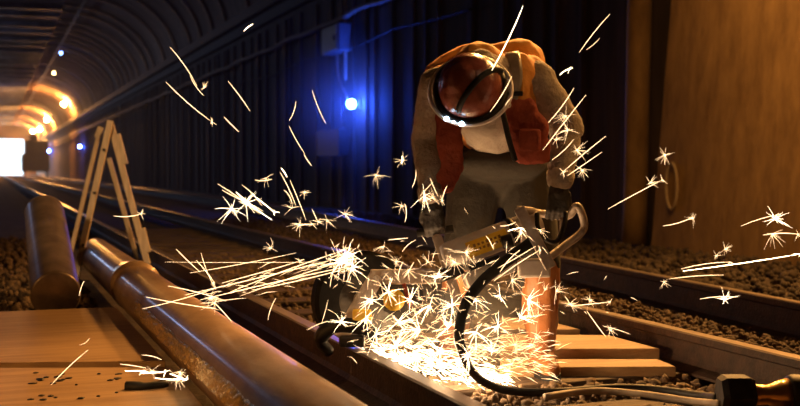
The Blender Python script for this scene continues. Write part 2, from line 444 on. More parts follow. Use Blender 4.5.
# crinkled foil strip, wrapped over the camera side of the near stretch
bm = bmesh.new(); ny, na = 620, 26
grid = []
for i in range(ny):
    yy = 2.9 + (5.9-2.9)*i/(ny-1); row = []
    for j in range(na):
        lo_ = math.radians(157 + 4*noise.noise(Vector((yy*3, 0, 5)))+3*noise.noise(Vector((yy*25,0,1)))); hi_ = math.radians(188 + 4*noise.noise(Vector((yy*3, 0, 9)))+3*noise.noise(Vector((yy*25,4,1))))
        a = lo_+(hi_-lo_)*j/(na-1)
        ed = min(j, na-1-j, i, ny-1-i)
        rr = PR + .0012 + (.005 + .008*noise.noise(Vector((yy*38, a*5, 0))) + .006*noise.noise(Vector((yy*80, a*12, 3))))*min(1, ed/3)
        row.append(bm.verts.new((.84+rr*math.cos(a), yy, PR+.012*0+rr*math.sin(a))))
    grid.append(row)
for i in range(ny-1):
    for j in range(na-1): bm.faces.new((grid[i][j], grid[i+1][j], grid[i+1][j+1], grid[i][j+1]))
o = from_bm('foil_wrap', bm, FOIL, pl, True); tag(o, 'crinkled foil band along the pipe side')

tp, bt = C(44.5, 214, 8.3), C(56, 294.5, 6.56)
ax = (tp-bt).normalized()
p2 = big_pipe('large_pipe', [bt, (bt+tp)/2, tp], .143, PIPEB, 'short fat pipe propped up with its far end raised, blue glint down its side')
bm = bmesh.new(); tube(bm, [bt-ax*.012, bt-ax*.004, bt+ax*.004], [.132,.1425,.1425], 56); from_bm('end_cap', bm, PIPEB, p2, True)
bm = bmesh.new()
c = tp - ax*.55
for k in range(3):
    zt = c.z-.165-.13*k
    if k < 3: box(bm, (c.x, c.y, zt-.06), (.20, .4, .12) if k % 2 == 0 else (.22, .3, .12), bev=.01)
zl = c.z-.165-.13*2-.12
if zl > .05: box(bm, (c.x, c.y, zl/2), (.2, .3, zl))
tag(from_bm('timber_block', bm, TIE), 'stack of dark timber blocks propping the raised pipe', 'timber block')
# ------------------------------------------------------------------ trestle (wooden A-frame over the pipe)
tr = empty('wooden_trestle', G(110, 276, 0), 'tall pale wooden A-frame trestle straddling the long pipe', 'trestle')
dA = 9.2
def leg(p0, p1, w=.05, t=.03, m=WOODY, name='leg'):
    bm = bmesh.new(); beam(bm, p0, p1, w, t, up=F, bev=.003); return from_bm(name, bm, m, tr)
fl, frr, ap = C(76, 276, 9.2), C(150.5, 275, 9.3), C(110, 123, 9.25)
fl.z = .0; frr.z = .0
leg(fl, ap + (ap-fl).normalized()*.02); leg(frr, C(111, 125, 9.32))
bl, br_, ap2 = C(68, 262, 10.3), C(138, 262, 10.6), C(100, 129, 10.4)
bl.z = 0; br_.z = 0
leg(bl, ap2, .034); leg(br_, C(109, 158, 10.5), .042)
bm = bmesh.new(); beam(bm, C(111, 132, 9.32), C(105, 134, 10.4), .02, .06, bev=.003); from_bm('top_rail', bm, WOODY, tr)
bm = bmesh.new(); beam(bm, C(118, 134, 9.27), C(126, 164, 9.27), .035, .03, up=F, bev=.003); from_bm('brace', bm, WOODY, tr)
bm = bmesh.new(); beam(bm, C(97, 138, 9.9), C(101, 127, 9.9), .05, .03, up=F, bev=.003); from_bm('brace', bm, WOODY, tr)
bm = bmesh.new(); beam(bm, C(143, 228, 9.26), C(149, 252, 9.24), .035, .03, up=F, bev=.003); from_bm('brace', bm, WOODY, tr)
for (x, y_) in ((104.5,150),(95,193),(84,245)):
    bm = bmesh.new(); p = C(x, y_, 9.2); cyl(bm, p, p-F*.03, .012, seg=10); from_bm('bolt', bm, DSTEEL, tr)

# ------------------------------------------------------------------ boards
def board(poly, z0, z1, label, m=WOOD, group=None):
    bm = bmesh.new()
    B = [bm.verts.new((p.x, p.y, z0)) for p in poly]; T = [bm.verts.new((p.x, p.y, z1)) for p in poly]
    bm.faces.new(B); bm.faces.new(T)
    for i in range(len(poly)):
        k = (i+1) % len(poly); bm.faces.new((B[i], B[k], T[k], T[i]))
    bmesh.ops.recalc_face_normals(bm, faces=bm.faces)
    bmesh.ops.bevel(bm, geom=list(bm.edges), offset=.003, segments=1, affect='EDGES')
    return tag(from_bm('plank', bm, m), label, 'plank', group)
def lim(px, py, h, xmax):
    p = G(px, py, h)
    if p.x > xmax: 
        q = G(px-60, py, h); f = (xmax-q.x)/(p.x-q.x); p = q.lerp(p, f)
    return p
h1 = .075
board([G(-40,313,h1), lim(175,307,h1,.68), lim(215,361,h1,.68), G(-40,363,h1)], .03, h1, 'wide wooden board on the ground beside the pipe, nearer the raised pipe')
board([G(-60,368,h1), lim(215,367,h1,.68), lim(240,450,h1,.68), G(-60,450,h1)], .03, h1, 'wide scorched wooden board at the bottom corner, in front of the other wide board')
bm = bmesh.new()
for k in range(26):
    p = G(20+random.random()*100, 372+random.random()*30, h1); s = random.uniform(.006,.02)
    ball(bm, (p.x, p.y, h1+.002), (s, s*random.uniform(.4,1), .004), sub=1)
tag(from_bm('metal_swarf', bm, BRISTLE), 'burnt crumbs scattered over the scorched board', 'debris', kind='stuff')
p0, p1 = G(126, 386, h1+.012), G(168, 384, h1+.012)
bm = bmesh.new(); tube(bm, spline([p0, p0.lerp(p1,.4)+Vector((0,-.02,0)), p1], 6), [.018]*6+[.014]*6+[.009], 8)
tag(from_bm('steel_wedge', bm, BLACK, None, True), 'dark steel wedge lying on the scorched board close to the pipe', 'tool')
hB = .05
XP = XR[1]-.085
def bd(px, yb_, yf_, z0, z1, lab, px0=500):
    P = [G(px0, yb_, z1), G(px[0], yb_, z1), G(px[1], yf_, z1), G(px0, yf_+1, z1)]
    for q in P: q.x = min(q.x, XP)
    return board(P, z0, z1, lab)
bd((592,602), 317, 328, .035, .075, 'short wooden plank by the rail, topmost of the three behind the boot')
bd((628,668), 334, 348, .035, .085, 'wooden plank with pointed end touching the rail, middle of the three')
bd((658,676), 359, 366.5, .0, .045, 'wooden plank lying flat on ballast, lowest of the three beside the boot')

# ------------------------------------------------------------------ wagon far off
wg = empty('work_wagon', C(36, 176, 150), 'dark work wagon silhouetted beside the bright tunnel mouth', 'rail wagon')
wx0, wx1, wy = 3.5, 6.7, 141
bm = bmesh.new(); box(bm, ((wx0+wx1)/2, wy+3, 1.7), (wx1-wx0, 6, 2.2), bev=.1); from_bm('body', bm, WAGON, wg)
bm = bmesh.new(); box(bm, ((wx0+wx1)/2+.1, wy+2, 3.6), (wx1-wx0-.5, 3, 1.7), bev=.15); from_bm('cab', bm, WAGON, wg)
bm = bmesh.new(); box(bm, ((wx0+wx1)/2-.2, wy+2, 4.8), (.9, 1.2, .8), bev=.1); from_bm('chimney', bm, WAGON, wg)
for sx in (wx0+.3, wx1-.3):
    for sy in (wy+1, wy+5):
        bm = bmesh.new(); cyl(bm, (sx-.07, sy, .42), (sx+.07, sy, .42), .5, seg=20); from_bm('wheel', bm, DSTEEL, wg)

# ------------------------------------------------------------------ the worker
man = empty('person', G(500, 372, 0), 'worker bent over the rail saw in orange vest, grey sweater and red-brown helmet', 'person')
pel = C(501,172,4.98); wai = C(500,140,4.90); che = C(488,98,4.66); nb = C(480,72,4.46)
shA, shB = C(438,86,4.52), C(535,80,4.56)
elA, elB = C(427,138,4.68), C(567,128,4.66)
wrA, wrB = C(431,196,4.50), C(560,180,4.56)
hipA, hipB = C(476,182,4.98), C(526,182,4.98)
knA, knB = C(464,258,4.86), C(540,262,4.78)
anA, anB = C(452,330,5.05), C(541,352,4.80)
anA.z = .10; anB.z = .10
head = C(468,88,4.28)
toF = -F   # toward the camera
def horiz(v): return Vector((v.x, v.y, 0)).normalized()
# body
bm = bmesh.new()
cap(bm, pel+Vector((0,0,.04)), .115, wai, .11); cap(bm, wai, .115, che, .13); cap(bm, che, .13, nb, .075)
cap(bm, che, .10, shA, .055); cap(bm, che, .10, shB, .055); cap(bm, nb, .06, head, .055)
cap(bm, shA, .052, elA, .04); cap(bm, elA, .04, wrA, .022); cap(bm, shB, .052, elB, .04); cap(bm, elB, .04, wrB, .022)
cap(bm, hipA, .085, knA, .058); cap(bm, knA, .056, anA, .04); cap(bm, hipB, .085, knB, .058); cap(bm, knB, .056, anB, .04)
ball(bm, head, (.078,.095,.11), frame(Vector((0,0,1)), F))
# face looks down and a little toward the camera; chin tucked below the helmet
hd = (Vector((0,0,-1))*.8 + toF*.35).normalized()
jaw = head + Vector((0,0,-.055)) + F*.045
ball(bm, jaw, (.055,.05,.05)); ball(bm, head + hd*.098 + F*.02, (.013,.02,.018)) 
for s in (-1,1): ball(bm, head + RT*s*.082 + F*.02, (.012,.02,.03))
for an, kn in ((anA, knA), (anB, knB)):
    cap(bm, an, .038, an+toF*.12+Vector((0,0,-.05)), .03)
for wr_, dd in ((wrA, Vector((0,0,-1))), (wrB, Vector((0,0,-1)))):
    cap(bm, wr_, .020, wr_+dd*.06, .012)
fuse('body', bm, SKIN, man, .010, 3)
# sweater
bm = bmesh.new()
cap(bm, pel+Vector((0,0,.12)), .145, wai, .140); cap(bm, wai, .142, che, .168); cap(bm, che, .165, nb, .10)
cap(bm, che, .14, shA, .082); cap(bm, che, .14, shB, .086); cap(bm, nb+F*.03, .09, shA, .07); cap(bm, nb+F*.03, .09, shB, .07)
cap(bm, shA, .082, elA, .070); cap(bm, elA, .070, wrA, .050); cap(bm, shB, .086, elB, .074); cap(bm, elB, .074, wrB, .053)
cap(bm, C(448,120,4.62), .06, C(446,80,4.56), .06); cap(bm, C(548,120,4.7), .05, C(540,90,4.6), .07)
ball(bm, C(448,108,4.60), .075)
fuse('sweater', bm, SWEAT, man, .010, 6, wr=.0075, wscale=10, waniso=(.6,.6,2.2))
for w_, e_, r_ in ((wrA, elA, .05), (wrB, elB, .052)):
    bm = bmesh.new(); d = (w_-e_).normalized(); tube(bm, [w_-d*.03, w_+d*.0, w_+d*.022], [r_+.006, r_+.004, r_-.002], 24); from_bm('cuff', bm, SWEAT, man, True)
# trousers
bm = bmesh.new()
cap(bm, hipA+Vector((0,0,.065)), .135, hipB+Vector((0,0,.065)), .135); cap(bm, hipA+Vector((0,0,-.01)), .10, hipB+Vector((0,0,-.01)), .10); ball(bm, pel, .135); ball(bm, C(501,163,4.87), (.20,.155,.085), frame(Vector((0,0,1)), F))
cap(bm, hipA, .128, knA, .092); cap(bm, hipB, .130, knB, .092)
cap(bm, knA, .092, knA.lerp(anA,.6), .082); cap(bm, knB, .092, knB.lerp(anB,.35), .082)
fuse('trousers', bm, TROU, man, .010, 6, wr=.0055, wscale=5, waniso=(1.8,1.8,.8))
bm = bmesh.new(); 
R_ = frame(Vector((0,0,1)), F); wc = pel+Vector((0,0,.085))
tube(bm, [wc + RT*math.cos(a)*.205 + horiz(F)*math.sin(a)*.145 + Vector((0,0,.01*math.cos(2*a))) for a in np.linspace(0, 2*PI, 41)[:-1]], .016, 8, closed=True)
from_bm('belt', bm, BLACK, man, True)
# boots with soles
for an, kn, tdir in ((anA, knA, (toF*.9-RT*.35)), (anB, knB, (toF*.95+RT*.1))):
    tdir = horiz(tdir); bm = bmesh.new()
    top = kn.lerp(an, .08) + toF*.01
    cap(bm, top, .088, kn.lerp(an,.55), .080); cap(bm, kn.lerp(an,.55), .080, an+Vector((0,0,.02)), .062)
    cap(bm, an+Vector((0,0,-.035)), .058, an+tdir*.12+Vector((0,0,-.05)), .05); cap(bm, an+tdir*.12+Vector((0,0,-.05)), .048, an+tdir*.18+Vector((0,0,-.055)), .040)
    bt_ = fuse('boot', bm, BOOT, man, .009, 4, wr=.005, wscale=14)
    bm = bmesh.new(); S = []
    for a in np.linspace(0, 2*PI, 29)[:-1]:
        q = an + tdir*(.08 + .15*math.cos(a)) + tdir.cross(Vector((0,0,1)))*(.056*math.sin(a)); S.append(q)
    A = [bm.verts.new((q.x, q.y, .0)) for q in S]; B = [bm.verts.new((q.x, q.y, .028)) for q in S]
    bm.faces.new(A); bm.faces.new(B)
    for i in range(28): bm.faces.new((A[i], A[(i+1) % 28], B[(i+1) % 28], B[i]))
    from_bm('sole', bm, BLACK, bt_)
# vest
upb = (UP*.8+F*.5).normalized()
bm = bmesh.new()
o1 = UP*.022 + F*.035
cap(bm, wai+o1+F*.05, .165, che+o1, .178); cap(bm, che+o1, .172, nb+o1+F*.03, .115)
cap(bm, che+o1, .14, shA+UP*.01+F*.03+RT*.03, .088); cap(bm, che+o1, .14, shB+UP*.02+F*.03-RT*.02, .092)
cap(bm, shB.lerp(nb,.35)+UP*.02, .085, C(522,112,4.56), .062); cap(bm, shA.lerp(nb,.25)+UP*.005, .07, C(450,120,4.56), .045)
cap(bm, C(455,72,4.72), .085, C(520,62,4.74), .105); cap(bm, C(440,76,4.62), .07, C(470,66,4.70), .10)
vest = fuse('vest', bm, VEST, man, .010, 4, wr=.006, wscale=10)
# hanging front panels of the open vest
def panel_mesh(pts, w, t, m, name, wr=.008):
    bm = bmesh.new()
    for a, b, wa, wb in zip(pts[:-1], pts[1:], w[:-1], w[1:]):
        vs = []
        for p, ww in ((a, wa), (b, wb)):
            for s in (-1, 1): vs += [p+RT*s*ww+v*t for v in ico(1)]
        hull(bm, vs)
    return fuse(name, bm, m, vest, .008, 3, wr=wr, wscale=22)
panel_mesh([C(520,104,4.50), C(527,128,4.50), C(532,158,4.56)], [.035,.06,.05], .03, VESTR, 'front_panel')
panel_mesh([C(448,112,4.52), C(449,140,4.50), C(452,165,4.52), C(444,188,4.50)], [.035,.035,.028,.022], .022, VESTR, 'front_panel')
# pocket, strap, reflective strips
bm = bmesh.new(); box(bm, C(530,140,4.47), (.085,.03,.09), Matrix((RT, F, UP)).transposed(), bev=.012); from_bm('pocket', bm, VESTR, vest, True)
bm = bmesh.new(); tube(bm, spline([C(500,100,4.46), C(504,118,4.44), C(509,140,4.46), C(515,160,4.5)]), .012, 8); from_bm('strap', bm, BLACK, vest, True)
from mathutils.bvhtree import BVHTree
def strip_on(obj, pts, hw, th, name, m, par, label=None, n=14):
    bpy.context.view_layer.update()
    bv = BVHTree.FromPolygons([obj.matrix_world @ v.co for v in obj.data.vertices], [tuple(p.vertices) for p in obj.data.polygons])
    P = [Vector((x, y, 0)) for x, y in pts]; Q = spline(P, n) if len(P) > 2 else [P[0].lerp(P[1], k/n) for k in range(n+1)]
    rows = []
    for i, q in enumerate(Q):
        t = (Q[min(i+1, len(Q)-1)]-Q[max(i-1, 0)]).normalized(); nn = Vector((-t.y, t.x, 0)); row = []
        for u in (-1, -.5, 0, .5, 1):
            w_ = q + nn*hw*u; tgt = C(w_.x, w_.y, 4.5); d = (tgt-CAM).normalized(); h = bv.ray_cast(CAM, d)
            row.append((h[0], h[1]) if h[0] is not None and (h[0]-CAM).length < 4.95 else None)
        if all(r is not None for r in row): rows.append(row)
    bm = bmesh.new(); A = []
    for row in rows: A.append(([bm.verts.new(p + nn*th) for p, nn in row], [bm.verts.new(p - nn*th*.5) for p, nn in row]))
    for (a, a2), (b, b2) in zip(A[:-1], A[1:]):
        for k in range(4):
            bm.faces.new((a[k], a[k+1], b[k+1], b[k])); bm.faces.new((a2[k], b2[k], b2[k+1], a2[k+1]))
        bm.faces.new((a[0], b[0], b2[0], a2[0])); bm.faces.new((a[4], a2[4], b2[4], b[4]))
    for (a, a2) in ((A[0]), (A[-1])):
        bm.faces.new((a[0], a[1], a[2], a[3], a[4], a2[4], a2[3], a2[2], a2[1], a2[0]))
    o = from_bm(name, bm, m, par, True)
    if label: o['label'] = label
    return o
strip_on(vest, [(512,52),(515,70),(514,86),(510,100)], 7, .005, 'reflective_strip', REFL, vest, 'grey reflective strip over the shoulder')
strip_on(vest, [(509,93),(522,93)], 2, .010, 'clip', BLACK, vest)
# helmet: seen from above, crown to the camera
hu = (toF*.86 + UP*.42 - RT*.12).normalized()
hR = frame(hu, UP)                       # local z is the crown axis
hc = C(470, 88, 4.26)
bm = bmesh.new()
bmesh.ops.create_uvsphere(bm, u_segments=48, v_segments=24, radius=1)
bmesh.ops.delete(bm, geom=[v for v in bm.verts if v.co.z < -.12], context='VERTS')
for v in bm.verts:
    k = 1 + .018*max(0, math.cos(3*math.atan2(v.co.y, v.co.x)))*max(0, v.co.z)
    v.co = hc + hR @ Vector((v.co.x*.124*k, v.co.y*.134*k, v.co.z*.135*k))
hel = from_bm('helmet', bm, HELM, man, True)
def ring(rx, ry, off, r, name, m, a0=0, a1=2*PI, n_=48, tilt=0, par=hel, seg=8):
    closed = abs(a1-a0-2*PI) < 1e-4
    P = [hc + hR @ Vector((rx*math.cos(a), ry*math.sin(a), off+tilt*math.sin(a))) for a in np.linspace(a0, a1, n_+1)[:(-1 if closed else None)]]
    bm = bmesh.new(); tube(bm, P, r, seg, closed=closed); return from_bm(name, bm, m, par, True)
ring(.130,.140,-.012,.015,'brim',BLACK)
# raised central cap of the helmet and black retaining strap
bm = bmesh.new(); bmesh.ops.create_uvsphere(bm, u_segments=40, v_segments=20, radius=1)
bmesh.ops.delete(bm, geom=[v for v in bm.verts if v.co.z < .25], context='VERTS')
for v in bm.verts: v.co = hc + hR @ Vector((v.co.x*.098-.018, v.co.y*.100-.012, v.co.z*.149))
from_bm('crown', bm, HELM, hel, True)
bm = bmesh.new()
#, -math.cos(a)*.62-.15 if False else -.62*math.cos(a), 0)).normalized()*0 + Vector((.128*math.cos(-1.15+a*0)*math.sin(a)*0,0,0))) for a in (0,)], .01) if False else None
P = []
for a in np.linspace(-1.25, 1.25, 24):      # strap: a slice across the shell, offset to one side
    q = Vector((.55, math.sin(a), math.cos(a))); q = Vector((q.x*.8, q.y*.9, q.z*.86)).normalized()
    P.append(hc + hR @ (Matrix.Rotation(math.radians(-42), 3, 'Z') @ Vector((q.x*.128, q.y*.138, q.z*.143))))
tube(bm, P, .012, 8); from_bm('strap', bm, BLACK, hel, True)
ring(.158,.153,-.018,.0085,'visor_rim',PINK)
ring(.118,.126,.004,.024,'peak',BLACK,math.radians(10),math.radians(170))
for a_ in (-1.75, -2.15, -1.95):
    bm = bmesh.new(); p = hc + hR @ Vector((.158*math.cos(a_), .153*math.sin(a_), -.014)); ball(bm, p + toF*.008, .0095 if a_ != -1.95 else .005); from_bm('headlamp', bm, E_LED, hel, True)
bm = bmesh.new(); p = C(508.5,105,4.3)
tube(bm, [p + RT*.008*math.cos(a) + UP*.009*math.sin(a) for a in np.linspace(0, 2*PI, 17)[:-1]], .003, 6, closed=True); from_bm('ring', bm, PINK, hel, True)
# gloves with five fingers closed on their bars
def glove(w, d, n, side, bar_r=.018, flip=1):
    """w wrist, d hand direction, n palm normal, side = finger spread axis"""
    bm = bmesh.new(); L_ = .095
    for k in range(4):
        s = (k-1.5)*.021
        cap(bm, w+side*s*.6, .021, w+d*L_+side*s, .0155)
    cap(bm, w-d*.03, .034, w+d*.02, .033)
    lens = [(.040,.026,.020),(.045,.029,.022),(.042,.027,.021),(.033,.021,.018)]
    for k in range(4):
        p = w+d*L_+side*(k-1.5)*.022; a = math.radians(35 + 4*k); 
        for j, l in enumerate(lens[k]):
            q = p + (d*math.cos(a) + n*math.sin(a))*l; cap(bm, p, .0125-.001*j, q, .0118-.001*j, sub=1); p = q; a += math.radians(62 - 4*k)
    p = w + d*.028 + side*flip*(-.036); q = p + d*.035 + n*.022 - side*flip*.012; r = q + d*.022 + n*.026 + side*flip*.008; t_ = r + n*.012 + side*flip*.022
    cap(bm, p, .019, q, .0155, sub=1); cap(bm, q, .015, r, .0135, sub=1); cap(bm, r, .0135, t_, .012, sub=1)
    fuse('glove', bm, GLOVE, man, .0045, 2)
dA_ = (Vector((0,0,-1))+RT*.12).normalized(); nA = horiz(F); sA = dA_.cross(nA).normalized()
glove(wrA+dA_*.03, dA_, nA, sA)
dB_ = (Vector((0,0,-1))-RT*.10).normalized(); nB = horiz(F); sB = dB_.cross(nB).normalized()
glove(wrB+dB_*.03, dB_, nB, sB, flip=-1)
gA = wrA+dA_*.145+nA*.034; gB = wrB+dB_*.145+nB*.034

# ------------------------------------------------------------------ the rail saw
saw = empty('rail_saw', C(400,300,4.55), 'grey and yellow rail cutting saw with round dark guard, held over the rail', 'power saw')
yd = Vector((0,1,0)); xd = Vector((1,0,0)); zd = Vector((0,0,1))
hub = Vector((0,0,0)); hub = C(360,299,4.46)
dr_ = hub-CAM; hub = CAM + dr_*(ycut/dr_.y)
BR = .178
bm = bmesh.new(); cyl(bm, hub-yd*.002, hub+yd*.002, BR, seg=64); blade = from_bm('blade', bm, DSTEEL, saw)
bm = bmesh.new(); cyl(bm, hub-yd*.03, hub+yd*.015, .028, seg=24); from_bm('flange', bm, STEEL, saw)
# guard: hollow shroud, open toward the rail
bm = bmesh.new()
a0, a1 = math.radians(-28), math.radians(212)
rows = []
for a in np.linspace(a0, a1, 56):
    d = xd*math.cos(a) + zd*math.sin(a)
    r0, r1 = .03, .198
    rows.append([bm.verts.new(hub + d*r0 + yd*.040), bm.verts.new(hub + d*(r1-.015) + yd*.040), bm.verts.new(hub + d*r1 + yd*.026), bm.verts.new(hub + d*r1 - yd*.026), bm.verts.new(hub + d*(r1-.015) - yd*.040), bm.verts.new(hub + d*.10 - yd*.040),
                 bm.verts.new(hub + d*.10 - yd*.036), bm.verts.new(hub + d*(r1-.02) - yd*.034), bm.verts.new(hub + d*(r1-.006) - yd*.022), bm.verts.new(hub + d*(r1-.006) + yd*.022), bm.verts.new(hub + d*(r1-.02) + yd*.034), bm.verts.new(hub + d*r0 + yd*.034)])
for A, B in zip(rows[:-1], rows[1:]):
    for k in range(12): bm.faces.new((A[k], A[(k+1) % 12], B[(k+1) % 12], B[k]))
bm.faces.new(rows[0]); bm.faces.new(rows[-1][::-1])
from_bm('guard', bm, mat('guard_black', (.006,.005,.005), (.014,.012,.010), rough=.7, scale=12, spec=.08), saw, False)
def sawbar(name, pts, w, t, m, up=F, bev=.004, label=None, parent=saw):
    bm = bmesh.new()
    for a, b in zip(pts[:-1], pts[1:]): beam(bm, a, b, w, t, up=up, bev=bev)
    o = from_bm(name, bm, m, parent)
    if label: o['label'] = label
    return o
sawbar('support_arm', [C(340,338,4.34), C(377,276,4.37)], .062, .022, BAR)
sawbar('cutting_arm', [C(371,277,4.375), C(440,276,4.42)], .058, .04, BAR)
for q in ((377,280),(431,280)):
    bm = bmesh.new(); p = C(*q, 4.345); cyl(bm, p, p-F*.02 if False else p+F*.05, .017, seg=20); from_bm('bolt', bm, STEEL, saw, True)
bm = bmesh.new(); box(bm, C(362,316,4.33), (.075,.03,.055), Matrix((RT, F, UP)).transposed(), bev=.012); tag(from_bm('guide_block', bm, YEL, saw), 'yellow guide block')
bm = bmesh.new(); cyl(bm, C(394,300,4.30), C(394,300,4.42), .042, seg=28); tag(from_bm('pulley_cover', bm, YEL, saw, True), 'yellow pulley cover')
bm = bmesh.new(); box(bm, C(415,296,4.42), (.07,.06,.06), Matrix((RT, F, UP)).transposed(), bev=.012); from_bm('gearbox', bm, DSTEEL, saw)
bm = bmesh.new(); tube(bm, spline([C(404,284,4.35), C(407,296,4.33), C(410,305,4.34)], 5), .008, 8); tag(from_bm('tap_lever', bm, VESTR, saw, True), 'red lever')
# rail clamp hooked over the railhead
bm = bmesh.new()
tube(bm, spline([C(378,338,4.33), C(362,328,4.33), C(342,325,4.34), C(327,330,4.35), C(321,341,4.36), C(331,354,4.37)], 6), [.022]*6+[.030]*18+[.024]*6+[.014], 14)
from_bm('rail_clamp', bm, BLACK, saw, True)
bm = bmesh.new(); 
box(bm, C(352,341,4.33), (.10,.05,.045), Matrix((RT, F, UP)).transposed(), bev=.01); from_bm('clamp_jaw', bm, DSTEEL, saw)
# motor body running up to the rear handle
A0, A1 = C(444,258,4.44), C(540,222,4.50)
bm = bmesh.new(); tube(bm, [A0, A0.lerp(A1,.04), A0.lerp(A1,.9), A1], [.048,.056,.056,.046], 32); body_ = from_bm('motor_body', bm, STEEL, saw, True)
ax_ = (A1-A0).normalized(); nup = ax_.cross(toF).normalized(); 
if nup.z < 0: nup = -nup
fr = Matrix((ax_, ax_.cross(nup).normalized(), nup)).transposed()
bm = bmesh.new()
for i in range(12):
    pass
sgn = 1 if (fr.col[1]).dot(toF) > 0 else -1
rows = []
cc = A0.lerp(A1,.42)
for a in np.linspace(math.radians(-38), math.radians(30), 10):
    d = fr.col[1]*sgn*math.cos(a) + nup*math.sin(a)
    rows.append([bm.verts.new(cc + ax_*s*.087 + d*.0585) for s in (-1, 1)])
for A, B in zip(rows[:-1], rows[1:]): bm.faces.new((A[0], A[1], B[1], B[0]))
tag(from_bm('name_plate', bm, YEL, body_, True), 'yellow plate with worn dark lettering')
bm = bmesh.new()
for k in range(7):
    x_ = -.055+.018*k; 
    for a_ in (-.18, .12):
        d = fr.col[1]*sgn*math.cos(a_) + nup*math.sin(a_); box(bm, cc + ax_*x_ + d*.0588, (.010,.002,.009 if k % 3 else .013), fr)
from_bm('lettering', bm, mat('worn_print', (.25,.12,.02), None, rough=.6), body_)
bm = bmesh.new(); box(bm, C(489,272,4.43), (.21,.10,.065), fr, bev=.012); from_bm('tank', bm, STEEL, saw)
bm = bmesh.new(); box(bm, C(484,263,4.37), (.13,.02,.022), fr, bev=.004); from_bm('tank_slot', bm, BLACK, saw)
bm = bmesh.new(); cyl(bm, A0.lerp(A1,.70)-ax_*.012, A0.lerp(A1,.70)+ax_*.012, .062, seg=32); from_bm('clamp_band', bm, DSTEEL, saw, True)
bm = bmesh.new(); cyl(bm, C(502,243,4.38), C(512,240,4.38), .027, seg=20); from_bm('filler_cap', bm, DSTEEL, saw, True)
# long lever with the grip of the hand on the blade side
lv0, lv1 = gA.copy(), C(459,303,4.42)
sawbar('lever', [lv0, lv0.lerp(lv1,.1)], .03, .02, BAR); sawbar('lever', [lv0.lerp(lv1,.08), lv1], .040, .022, BAR)
bm = bmesh.new(); cyl(bm, gA-sA*.075, gA+sA*.075, .017, seg=18); from_bm('front_grip', bm, BLACK, saw, True)
sawbar('link_arm', [C(440,276,4.42), C(462,268,4.44)], .05, .05, DSTEEL)
# rear frame
sawbar('frame_strut', [C(519,208,4.36), C(551,268,4.34)], .044, .024, BAR, label='flat upright strut of worn steel')
bm = bmesh.new(); box(bm, C(534,268,4.47), (.13,.05,.075), Matrix((RT, F, UP)).transposed(), bev=.01); from_bm('bracket', bm, STEEL, saw)
bm = bmesh.new(); tube(bm, spline([C(516,210,4.46), C(530,211,4.47), gB-sB*.07*(1 if sB.dot(RT)>0 else -1), gB+sB*.05*(1 if sB.dot(RT)>0 else -1), C(577,206,4.57), C(584,222,4.58), C(581,233,4.58), C(563,247,4.54), C(546,260,4.48)], 6), .0165, 12); from_bm('rear_handle', bm, BAR, saw, True)
bm = bmesh.new(); tube(bm, spline([C(537,213,4.46), C(538,228,4.44), C(547,240,4.44), C(557,241,4.45), C(564,226,4.46), C(566,212,4.5)], 6), .010, 10); from_bm('trigger_guard', bm, BLACK, saw, True)
bm = bmesh.new(); tube(bm, spline([C(562,218,4.5), C(561,231,4.49), C(557,243,4.5)], 5), .009, 8); from_bm('trigger', bm, BAR, saw, True)

# ------------------------------------------------------------------ hoses and coupling
def gp(px, py, h): return G(px, py, h)
H1 = [C(540,236,4.40), C(522,250,4.36), C(500,266,4.30), C(480,284,4.24), C(465,306,4.2), C(459,335,4.18), C(463,352,4.2), C(470,368,4.27), C(484,382,4.33), gp(512,391,.022), gp(560,392,.022), gp(615,388,.022), gp(660,390,.022), gp(700,396,.03), gp(718,398,.06)]
bm = bmesh.new(); tube(bm, spline(H1, 10), [.026 - .009*min(1, i/70) for i in range(len(spline(H1,10)))], 14)
tag(from_bm('hose', bm, BLACK, None, True), 'thick black hose curving down from the saw and across the ballast', 'hose')
bm = bmesh.new(); tube(bm, spline([gp(545,397,.02), gp(590,391,.02), gp(640,394,.02), gp(690,401,.02), gp(722,404,.05)], 8), .014, 10)
tag(from_bm('hose', bm, CABLE, None, True), 'thinner brown hose lying on the stones in front of the black hose', 'hose')
cp = empty('hose_coupling', C(735,402,4.05), 'dark six-sided coupling nut with a brass hose fitting at the bottom corner', 'coupling')
ca = RT; c0 = C(719,391,3.95); c0.z = .080
bm = bmesh.new(); tube(bm, [c0, c0+RT*.02, c0+RT*.1, c0+RT*.118], [.062,.076,.076,.066], 6); n_ = from_bm('nut', bm, DSTEEL, cp)
bm = bmesh.new(); tube(bm, [c0+RT*.118, c0+RT*.14, c0+RT*.17, c0+RT*.21, c0+RT*.25], [.040,.036,.034,.050,.060], 28); from_bm('brass_body', bm, BRASS, cp, True)
bm = bmesh.new(); tube(bm, [c0+RT*.245, c0+RT*.26, c0+RT*.31, c0+RT*.32], [.066,.072,.072,.064], 28); from_bm('collar', bm, DSTEEL, cp, True)
bm = bmesh.new(); tube(bm, [c0+RT*.31, c0+RT*.36, c0+RT*.45], [.052,.06,.06], 28); from_bm('brass_sleeve', bm, BRASS, cp, True)
bm = bmesh.new(); beam(bm, c0+RT*.13+toF*.06-UP*.062, c0+RT*.3+toF*.06-UP*.062, .03, .012, bev=.003); from_bm('locking_lever', bm, BRASS, cp)

